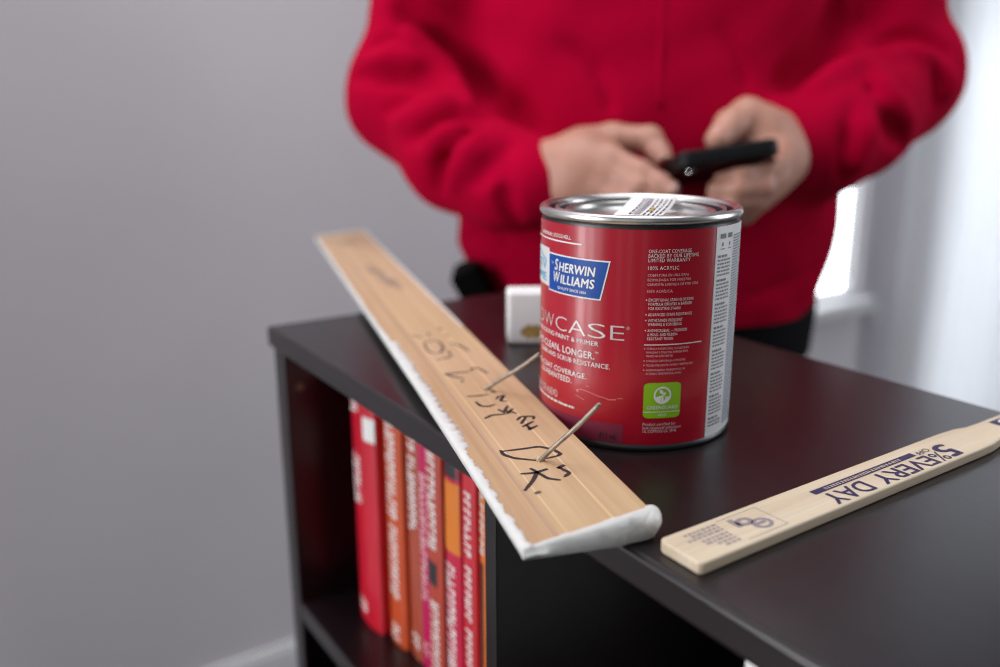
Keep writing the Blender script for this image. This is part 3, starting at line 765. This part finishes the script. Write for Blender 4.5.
b.build('handwriting', M_marker, trim)
b = MB()
for L in FADED: ink(b, L, .0011, ZT + .00012)
b.build('worn_handwriting', M_marker_faded, trim)
# bent finishing nails driven through from the face
def tolocal(p):
    x, y, z = p[0] - BO[0], p[1] - BO[1], p[2]; c, s = math.cos(BA), math.sin(BA); return (c * x + s * y, -s * x + c * y, z)
for base, tip in (((-.00826, .48392, .0115), (.0219, .4612, .0400)), ((.01854, .38010, .0115), (.0439, .3637, .0455))):
    p0, p1 = np.array(tolocal(base)), np.array(tolocal(tip)); d = p1 - p0
    pts = []; rs = []
    for i in range(17):
        t = -.06 + 1.06 * i / 16; w = np.array([0, 0, 1]) * .00035 * math.sin(t * 7)
        pts.append(p0 + d * t + w); rs.append(.00112 * (1.06 if i % 3 else .97) if i < 15 else (.0011 if i == 15 else .0008))
    b = MB(); b.tube(pts, rs, 12); nl = b.build('nail', M_nail, trim, True)
    b = MB()
    for k in range(9):                       # torn fibres round the hole
        a = 2 * math.pi * k / 9; c0 = p0 + np.array([math.cos(a) * .0016, math.sin(a) * .0016, 0]); tip_ = p0 + np.array([math.cos(a) * (.0030 + .0012 * random.random()), math.sin(a) * .0026, .0011 + .0008 * random.random()])
        e = np.array([-math.sin(a), math.cos(a), 0]) * .0008
        b.add([c0 - e + [0, 0, .0003], c0 + e + [0, 0, .0003], tip_], [(0, 1, 2)]); b.add([c0 * 1 - e, c0 + e, tip_ - [0, 0, .0006]], [(2, 1, 0)])
    b.build('splinter', M_birch, nl)

# ------------------------------------------------------------------ paint stirring stick
SO = (.0626, .3159); SA = R_(34)
stick = empty('paint_stirrer', (SO[0], SO[1], TOP), SA)
tag(stick, 'pale wooden paint stirring stick with upside down navy print', 'paint stick')
# local x along the stick, local -y toward the camera side (v)
SW = .0235; TK = .0055
edge = [(.0012, .0006), (.0030, -.0002), (.200, -.0002), (.214, .0006), (.222, .0026), (.232, .0030), (.330, .0030), (.345, .0060), (.350, .0115), (.345, .0170), (.330, .0200), (.236, .0200), (.228, .0208), (.212, .0232), (.200, SW), (.0015, SW), (-.0002, .0222), (.0002, .0030)]
b = MB(); b.prism([(u, -v) for u, v in edge][::-1], 0, TK); b.build('stick', M_birch, stick, bevel=.0011, seg=3)
def stext(mb, s, u_right, v_base, cap, width, mi=0, bold=0.0, z=TK + .00012):
    """reads toward -x with its top toward the camera side: upside down in the view. u_right = where the text starts"""
    v, f = text2d(s, bold, 0, 3); k = width / v[:, 0].max()
    mb.add([(u_right - x * k, -(v_base + y * cap), z + h) for x, y, h in v], f, mi)
b = MB()
stext(b, '5', .1880, .0086, .0132, .0110, bold=.035)
stext(b, '%', .1768, .0128, .0092, .0088, bold=.012)
stext(b, 'OFF', .1760, .0074, .0035, .0105, bold=.01)
stext(b, 'EVERY', .1668, .0122, .0098, .0450, bold=.022)
stext(b, 'DAY', .1150, .0122, .0098, .0290, bold=.022)
for u0_, u1_ in ((.0860, .0945), (.1530, .1640)): b.add([(u0_, -.0066, TK + .0001), (u1_, -.0066, TK + .0001), (u1_, -.0104, TK + .0001), (u0_, -.0104, TK + .0001)], [(3, 2, 1, 0)])
for v0, v1 in ((.0066, .0076), (.0094, .0104)): b.add([(.0945, -v0, TK + .0001), (.1530, -v0, TK + .0001), (.1530, -v1, TK + .0001), (.0945, -v1, TK + .0001)], [(3, 2, 1, 0)])
u = .0950
while u < .1525:
    w = random.uniform(.0006, .0022); b.add([(u, -.0077, TK + .0001), (u + w * .6, -.0077, TK + .0001), (u + w * .6, -.0093, TK + .0001), (u, -.0093, TK + .0001)], [(3, 2, 1, 0)]); u += w + .0004
b.build('price_print', M_navy, stick); b = MB()
# gabled store emblem at the handle end
b.add([(.2385, -.0172, TK + .0001), (.2385, -.0062, TK + .0001), (.300, -.0062, TK + .0001), (.300, -.0172, TK + .0001), (.292, -.0190, TK + .0001), (.2465, -.0190, TK + .0001)], [(5, 4, 3, 2, 1, 0)])
em_ = b.build('store_emblem', M_navy, stick)
b = MB(); stext(b, 'LOWE\u2019S', .296, .0082, .0074, .053, bold=.03, z=TK + .0003); b.build('emblem_lettering', M_paper, em_)
b = MB(); z = TK + .0001
def rect(u0_, u1_, v0, v1): b.add([(u0_, -v0, z), (u1_, -v0, z), (u1_, -v1, z), (u0_, -v1, z)], [(3, 2, 1, 0)])
for q in ((.0300, .0540, .0030, .0034), (.0300, .0540, .0206, .0210), (.0536, .0540, .0030, .0210)): rect(*q)
def blob(uc, vc, ru, rv, hole=.55):
    P = []
    for i in range(25):
        a = 2 * math.pi * i / 24
        for k in (1, hole): P.append((uc + ru * k * math.cos(a), -(vc + rv * k * math.sin(a)), z))
    b.add(P, [(2 * i, 2 * i + 1, 2 * i + 3, 2 * i + 2) for i in range(24)])
blob(.0455, .0145, .0052, .0042, .6); blob(.0400, .0095, .0045, .0032, .4); rect(.0425, .0480, .0130, .0150); rect(.0340, .0370, .0050, .0120)
for k, (v0, a, c) in enumerate(((.0040, .0100, .0285), (.0062, .0120, .0285), (.0084, .0080, .0280), (.0112, .0130, .0280), (.0134, .0130, .0275), (.0158, .0170, .0280), (.0180, .0190, .0275))):
    u = a
    while u < c:
        w = random.uniform(.0012, .0034); rect(u, min(u + w, c), v0, v0 + .0013); u += w + .0007
b.build('faded_print', M_faded_navy, stick)

# ------------------------------------------------------------------ small white box behind the can
P0 = np.array([.0055, .6203]); o = empty('small_box', (P0[0], P0[1], TOP), R_(2))
tag(o, 'small white upright box with a tan spot standing behind the paint can', 'box')
b = MB(); b.box(0, .062, 0, .022, 0, .0400); b.build('carton', M_card, o, bevel=.0028, seg=3)
b = MB(); b.add([(.0185 + .0090 * math.cos(2 * math.pi * i / 24), -.0002, .0100 + .0052 * math.sin(2 * math.pi * i / 24) * (1.1 if i % 3 else .8)) for i in range(24)], [tuple(range(24))]); b.build('tan_mark', M_tan, o)

# ------------------------------------------------------------------ smartphone held by the person
def basis_obj(o, org, ex, ey, ez):
    m_ = Matrix.Identity(4)
    for i in range(3): m_[i][0], m_[i][1], m_[i][2], m_[i][3] = ex[i], ey[i], ez[i], org[i]
    o.matrix_world = m_
pl_, pr_ = at(680, 160, .785), at(782, 144.5, .790)
ex = (pr_ - pl_) / np.linalg.norm(pr_ - pl_); PW = np.linalg.norm(pr_ - pl_)
tilt = R_(15)
ey = np.array([-.13, math.cos(tilt), -math.sin(tilt)]); ey = ey - ex * (ey @ ex); ey /= np.linalg.norm(ey); ez = np.cross(ex, ey)
phone = empty('smartphone', (0, 0, 0)); PL, PT = .150, .0145
basis_obj(phone, pl_ - ez * PT / 2, ex, ey, ez)
tag(phone, 'black smartphone in a dark case held in both hands above the paint can', 'phone')
def rrect(x0, x1, y0, y1, r, n=6):
    out = []
    for cx, cy, a0 in ((x1 - r, y1 - r, 0), (x0 + r, y1 - r, 90), (x0 + r, y0 + r, 180), (x1 - r, y0 + r, 270)):
        for i in range(n + 1): a = R_(a0 + 90 * i / n); out.append((cx + r * math.cos(a), cy + r * math.sin(a)))
    return out
b = MB(); b.prism(rrect(0, PW, 0, PL, .011), 0, PT); b.build('case', M_phone, phone, bevel=.0028, seg=3)
b = MB(); b.prism(rrect(.003, PW - .003, .003, PL - .003, .009), PT - .0006, PT + .0004); b.build('screen', M_glass, phone)
b = MB(); b.prism(rrect(PW * .33 - .0, PW * .33 + .010, -.0006, .0004, .0004), PT * .38, PT * .62); b.build('port', M_glass, phone)
b = MB(); b.prism(rrect(.006, .034, .008, .040, .006), -.0016, .0004); cbp = b.build('camera_bump', M_phone, phone, bevel=.0006)
b = MB(); b.tube([(.014, .018, -.0028), (.014, .018, .0)], .0055, 20); b.build('camera_lens', M_lens, cbp)

# ------------------------------------------------------------------ person
person = empty('person', (.19, 1.05, 0))
tag(person, 'person in a red zip sweatshirt typing on a black smartphone', 'person')
PB = np.array([.19, 1.05, 0.0])
def px(n, D): return n * D / F_PX
TD = 1.05
tc = at(652, 170, TD)[0]                              # torso centre x
TY = at(652, 170, TD)[1]
fist = .0
# joints
rEl, rMid, rWr = at(409, 102, 1.02), at(458, 154, .95), at(540, 172, .890)
lEl, lMid, lWr = at(897, 84, 1.02), at(852, 120, .965), at(800, 146, .915)
rSh, lSh = np.array([tc - .197, TY + .02, 1.40]), np.array([tc + .195, TY + .02, 1.40])

# body (head, neck, arms, hands) as one surface on a grid that is finest round the hands
def graded(lo, hi, f0, f1, fine, coarse):
    a = np.arange(f0, f1, fine); l = np.arange(f0 - coarse, lo, -coarse)[::-1]; h = np.arange(f1 + coarse, hi, coarse); return np.concatenate([l, a, h])
hx0, hx1 = at(540, 160, .86)[0], at(815, 150, .88)[0]
B = SDF(graded(-.30, .62, hx0 - .005, hx1 + .01, .0017, .013), graded(.70, 1.36, .735, .925, .0017, .013), graded(.0, 1.78, 1.0, 1.125, .0017, .013))
B.loft([(.80, tc, TY, .155, .095), (.95, tc, TY, .16, .10), (1.10, tc, TY, .155, .095), (1.28, tc, TY + .01, .165, .10), (1.40, tc, TY + .02, .15, .075), (1.44, tc, TY + .02, .07, .055)], .03)
HC = np.array([tc - .01, TY - .035, 1.640])
B.cap((tc, TY + .015, 1.40), HC + [0, .03, -.06], .055, .052, .03)
B.ell(HC + [0, .015, .02], (.076, .095, .105), .02); B.ell(HC + [0, -.025, -.055], (.058, .062, .062), .03)
B.cap(HC + [0, -.088, .005], HC + [0, -.103, -.028], .008, .014, .012)               # nose
for s in (-1, 1):
    B.ell(HC + [s * .079, .02, -.008], (.010, .020, .032), .008); B.ell(HC + [s * .031, -.098, .008], (.018, .010, .012), .008, 'cut')
    B.cap(HC + [s * .016, -.092, .026], HC + [s * .048, -.080, .024], .006, .005, .012)
B.cap(HC + [-.020, -.088, -.060], HC + [.020, -.088, -.060], .006, .006, .008); B.cap(HC + [-.022, -.097, -.058], HC + [.022, -.097, -.058], .0022, .0022, .003, 'cut')
for sh, el, wr in ((rSh, rEl, rWr), (lSh, lEl, lWr)):
    B.cap(sh, el, .038, .024, .02); B.cap(el, wr, .024, .025, .02)
for s in (-1, 1):
    B.cap((tc + s * .09, TY, .86), (tc + s * .10, TY - .01, .48), .075, .052, .03); B.cap((tc + s * .10, TY - .01, .48), (tc + s * .105, TY + .02, .07), .050, .035, .03)
K = .006
# right hand (left in the picture): back of the hand to the camera, thumb on the glass, index under the phone
rw = rWr
mI, mM, mR, mP = at(611, 158, .848), at(606, 172, .845), at(598, 186, .848), at(588, 198, .856)
B.chain([rw, at(585, 160, .868), mI], [.027, .025, .0125], .012); B.chain([rw, at(582, 172, .862), mM], [.026, .024, .0125], .012)
B.chain([rw, at(576, 182, .866), mR], [.026, .022, .012], .012); B.chain([rw, at(570, 192, .872), mP], [.024, .020, .011], .012)
B.cap(at(565, 162, .872), at(600, 166, .855), .024, .018, .012)
iT = at(672, 190, .812)
B.chain([mI, at(641, 172, .830), at(660, 183, .820), iT], [.0125, .0105, .0092, .0082], K, m=.03)
B.chain([mM, at(638, 188, .826), at(655, 201, .824), at(664, 207, .832)], [.0125, .0105, .0092, .008], K, m=.03)
B.chain([mR, at(628, 203, .830), at(644, 215, .835), at(650, 219, .846)], [.012, .010, .0088, .0078], K, m=.03)
B.chain([mP, at(612, 214, .842), at(624, 223, .848), at(628, 226, .858)], [.0105, .009, .008, .007], K, m=.03)
tB = at(585, 148, .880)
B.chain([tB, at(612, 139, .876)], [.021, .0155], .014)
B.chain([at(612, 139, .876), at(650, 139, .866), at(659, 153, .858), at(664, 161, .850)], [.0150, .0122, .0108, .0090], K, m=.03)
# left hand (right in the picture): palm behind the phone edge, thumb over the glass, fingers curled beneath
lw = lWr
B.chain([lw, at(772, 136, .892), at(764, 126, .876)], [.028, .025, .020], .012)
B.chain([lw, at(771, 150, .878), at(778, 160, .850)], [.028, .025, .0130], .012)
B.chain([lw, at(772, 161, .876), at(777, 174, .850)], [.026, .023, .0130], .012)
B.chain([lw, at(772, 170, .876), at(771, 187, .854)], [.025, .021, .0125], .012)
B.chain([lw, at(770, 176, .880), at(762, 198, .862)], [.023, .019, .0115], .012)
B.ell(at(760, 140, .874), (.024, .016, .024), .012)
B.chain([at(766, 129, .874), at(747, 116, .872), at(731, 125, .862), at(717, 139, .848)], [.0200, .0170, .0148, .0115], .008, m=.03)
B.chain([at(778, 160, .850), at(766, 170, .815), at(742, 174, .806), at(724, 177, .815)], [.0130, .0108, .0098, .0085], K, m=.03)
B.chain([at(777, 174, .850), at(762, 187, .813), at(738, 189, .806), at(716, 190, .815)], [.0130, .0110, .0098, .0086], K, m=.03)
B.chain([at(771, 187, .854), at(753, 202, .818), at(734, 204, .812), at(714, 204, .820)], [.0125, .0104, .0093, .0082], K, m=.03)
B.chain([at(762, 198, .862), at(746, 214, .830), at(732, 217, .826), at(718, 217, .833)], [.0112, .0092, .0082, .0072], K, m=.03)
Xg, Yg, Zg = np.meshgrid(*B.ax, indexing='ij', sparse=True)
q0 = pl_ - ez * PT / 2
lx, ly, lz = [(Xg - q0[0]) * e[0] + (Yg - q0[1]) * e[1] + (Zg - q0[2]) * e[2] for e in (ex, ey, ez)]
bx = np.maximum(np.maximum(np.abs(lx - PW / 2) - PW / 2, np.abs(ly - PL / 2) - PL / 2), np.abs(lz - PT / 2 + .0010) - PT / 2 - .0028) - .0022
B.F = np.maximum(B.F, -bx).astype(np.float32)
Vb, Qb = B.mesh()
mesh_obj('body', Vb, Qb, M_skin, person, PB)
def nail_at(pos, nrm, along, w=.0052, l=.0065):
    nrm = np.array(nrm, float); nrm /= np.linalg.norm(nrm); along = np.array(along, float); along -= nrm * (along @ nrm); along /= np.linalg.norm(along); side = np.cross(nrm, along)
    b = MB(); P = []
    for j in range(6):
        for i in range(7):
            s = (i - 3) / 3; t = j / 5; P.append(pos + side * w * s * (1 - .25 * abs(t - .4)) + along * l * (t - .5) + nrm * (.0009 - .0018 * s * s) - PB)
    b.add(P, [(j * 7 + i, j * 7 + i + 1, (j + 1) * 7 + i + 1, (j + 1) * 7 + i) for j in range(5) for i in range(6)])
    o = b.build('finger_nail', M_nailskin, person, True); q = o.modifiers.new('thickness', 'SOLIDIFY'); q.thickness = .0006
tocam = -fw
nail_at(iT + np.array([0, -.0078, .0030]), (0, -1, .35), (1, 0, -.5)); nail_at(at(715, 136, .850) + np.array([.0, -.006, .0070]), (0, -.7, .7), (-.7, -.2, -.6))

# red sweatshirt
S = SDF(np.arange(-.27, .62, .0052), np.arange(.80, 1.30, .0052), np.arange(.845, 1.50, .0052))
hemz = at(650, 327, TD)[2]
S.loft([(hemz, tc - .002, TY, .188, .128), (hemz + .035, tc - .002, TY, .203, .136), (hemz + .10, tc - .008, TY, .226, .139), (hemz + .2, tc - .003, TY, .227, .136), (1.20, tc, TY, .212, .125), (1.34, tc, TY + .01, .208, .12), (1.42, tc, TY + .02, .165, .095), (1.465, tc, TY + .02, .075, .065)], .02)
S.cap(rSh, rEl + [.0, .0, .02], .080, .062, .035); S.chain([rEl + [0, 0, .01], rEl, rMid, at(505, 180, .912), at(538, 182, .892)], [.062, .062, .056, .046, .0410], .03)
S.cap(lSh, lEl + [.0, .0, .02], .080, .060, .035); S.chain([lEl + [0, 0, .01], lEl, lMid, at(820, 140, .934), at(789, 149, .914)], [.060, .062, .060, .052, .0455], .03)
S.cap((tc, TY + .01, 1.45), (tc, TY - .005, 1.49), .068, .064, .02)
# folds and creases follow the cloth's own surface
F0 = S.F.copy()
def surf(px_, py_):
    for D in np.arange(.78, 1.25, .002):
        p = at(px_, py_, D); ix = [int(round((p[i] - S.ax[i][0]) / .0052)) for i in range(3)]
        if all(0 <= ix[i] < F0.shape[i] for i in range(3)) and F0[tuple(ix)] < 0: return D
    return None
def along(path, r, out, op):
    c = spline(path, 5); hits = [(q, surf(*q)) for q in c]; hits = [(q, D) for q, D in hits if D]
    for k in range(len(hits) - 1):
        t = k / max(1, len(hits) - 1); rr = r * (.35 + .65 * math.sin(math.pi * (.12 + .80 * t)))
        a, b_ = at(*hits[k][0], hits[k][1] + out * rr), at(*hits[k + 1][0], hits[k + 1][1] + out * rr)
        S.cap(a, b_, rr, rr, min(.020, rr * 1.4), op, .04)
for path, r in (([(398, 8), (423, 27), (452, 60), (484, 92), (528, 124)], .016), ([(366, 46), (390, 45), (420, 52)], .008), ([(352, 78), (378, 72), (404, 72), (440, 88)], .009),
                ([(405, 141), (430, 128), (457, 116), (500, 113)], .009), ([(436, 190), (446, 164), (462, 138), (478, 124)], .009), ([(472, 184), (488, 164), (512, 142)], .008), ([(384, 112), (404, 100), (430, 98)], .006),
                ([(506, 138), (503, 175), (508, 212), (520, 226)], .007),
                ([(842, 0), (840, 24), (832, 50), (815, 68), (788, 80)], .016), ([(936, 62), (944, 86), (934, 110)], .006), ([(880, 112), (898, 132), (906, 146)], .008), ([(852, 104), (850, 140), (842, 178)], .007),
                ([(872, 46), (900, 38), (924, 40), (950, 52)], .008), ([(870, 90), (885, 84), (905, 86)], .006),
                ([(470, 236), (510, 240), (545, 232)], .007), ([(745, 300), (780, 290), (815, 270)], .006), ([(560, 40), (600, 70), (612, 110)], .006), ([(720, 30), (742, 60), (748, 90)], .006)):
    along(path, r, -.36 if r > .012 else -.50, 'cut')
for path, r in (([(408, 30), (440, 66), (470, 102)], .010), ([(372, 60), (396, 58), (424, 66)], .008), ([(396, 126), (424, 112), (452, 102)], .009), ([(452, 190), (464, 160), (482, 138)], .009), ([(426, 160), (440, 140), (462, 128)], .008), ([(556, 130), (552, 180), (546, 222)], .004),
                ([(860, 60), (836, 76), (806, 92)], .010), ([(910, 120), (890, 100), (872, 66)], .009), ([(866, 110), (864, 140), (856, 170)], .008), ([(940, 66), (948, 80), (944, 96)], .007), ([(880, 58), (910, 52), (936, 60)], .007)):
    along(path, r, .80, 'add')
# soft cloth waviness
X, Y, Z = np.meshgrid(*S.ax, indexing='ij', sparse=True)
S.F += (.0012 * np.sin(31 * X + 9 * np.sin(11 * Z + 3) + 12 * Z) * np.sin(23 * Z + 7 * np.sin(9 * X)) + .0008 * np.sin(58 * X - 37 * Z + 4 * np.sin(20 * Y)) ).astype(np.float32)
# wrist and neck openings are filled by the body; waistband seam
Vs, Qs = S.mesh()
sw = mesh_obj('sweatshirt', Vs, Qs, M_red, person, PB)
sm_ = sw.modifiers.new('soften', 'SMOOTH'); sm_.factor = .5; sm_.iterations = 3
# zip down the chest, following the cloth
def front_y(x, z):
    q = (np.abs(Vs[:, 0] - x) < .008) & (np.abs(Vs[:, 2] - z) < .008); return Vs[q, 1].min() if q.any() else TY - .13
zx = at(655, 30, .93)[0]; P = []; zs_ = np.arange(1.085, 1.44, .008)
ysm = np.array([front_y(zx, z) for z in zs_]); ysm = np.convolve(np.pad(ysm, 3, 'edge'), np.ones(7) / 7, 'valid')
b = MB()
for z, y in zip(zs_, ysm): P += [(zx - .0045 - PB[0], y + .0003 - PB[1], z), (zx - .0015 - PB[0], y - .0006 - PB[1], z), (zx + .0015 - PB[0], y - .0006 - PB[1], z), (zx + .0045 - PB[0], y + .0003 - PB[1], z)]
b.add(P, [(4 * j + i, 4 * j + i + 1, 4 * j + i + 5, 4 * j + i + 4) for j in range(len(zs_) - 1) for i in range(3)])
zo = b.build('zip', M_zip, sw, True); q = zo.modifiers.new('thickness', 'SOLIDIFY'); q.thickness = .002
b = MB(); zz = 1.222; yy = float(np.interp(zz, zs_, ysm)); b.box(zx - .003 - PB[0], zx + .003 - PB[0], yy - .0052 - PB[1], yy - .0022 - PB[1], zz - .018, zz); b.build('zip_pull', M_lens, sw, bevel=.0008)
# small button on the sleeve
# trousers with a pouch on the belt
T = SDF(np.arange(tc - .27, tc + .26, .009), np.arange(TY - .2, TY + .2, .009), np.arange(.03, 1.0, .009))
T.loft([(.80, tc, TY + .01, .195, .125), (.86, tc, TY + .01, .200, .130), (.95, tc, TY + .01, .185, .115)], .03)
for s in (-1, 1):
    T.cap((tc + s * .098, TY + .005, .84), (tc + s * .105, TY, .48), .100, .074, .03); T.cap((tc + s * .105, TY, .48), (tc + s * .11, TY + .02, .07), .072, .060, .03)
Vt, Qt = T.mesh(); mesh_obj('trousers', Vt, Qt, M_pants, person, PB)
pc = at(470, 282, 1.02)
b = MB(); b.box(-.014, .020, -.040, .040, -.060, .020); o = b.build('belt_pouch', mat('pouch_cloth', (.0025, .0025, .003), .9, spec=.1), person, bevel=.004); o.location = Vector((pc - PB).tolist()); o.rotation_euler = (0, R_(-28), 0)
for s in (-1, 1):
    H = SDF(np.arange(-.07, .07, .006), np.arange(-.23, .09, .006), np.arange(-.006, .14, .006))
    H.cap((0, -.15, .035), (0, .03, .035), .042, .040, .02); H.cap((0, .02, .05), (0, .02, .10), .046, .048, .03)
    V_, Q_ = H.mesh(); V_[:, 2] = np.maximum(V_[:, 2], 0); V_[:, 0] += tc + s * .112; V_[:, 1] += TY + .0
    mesh_obj('shoe', V_, Q_, M_shoe, person, PB)
G = SDF(np.arange(HC[0] - .12, HC[0] + .12, .005), np.arange(HC[1] - .13, HC[1] + .15, .005), np.arange(HC[2] - .09, HC[2] + .15, .005))
G.ell(HC + [0, .022, .026], (.085, .103, .112), .01); G.ell(HC + [0, -.085, -.035], (.075, .085, .085), .02, 'cut'); G.ell(HC + [0, -.02, -.12], (.12, .12, .075), .02, 'cut')
Vh, Qh = G.mesh(); mesh_obj('hair', Vh, Qh, M_hair, person, PB)
for s in (-1, 1):
    E = SDF(np.arange(-.014, .014, .002), np.arange(-.014, .014, .002), np.arange(-.014, .014, .002)); E.ell((0, 0, 0), (.0105, .0105, .0105))
    V_, Q_ = E.mesh(); mesh_obj('eye', V_ + HC + [s * .031, -.083, .008], Q_, M_eye, person, PB)
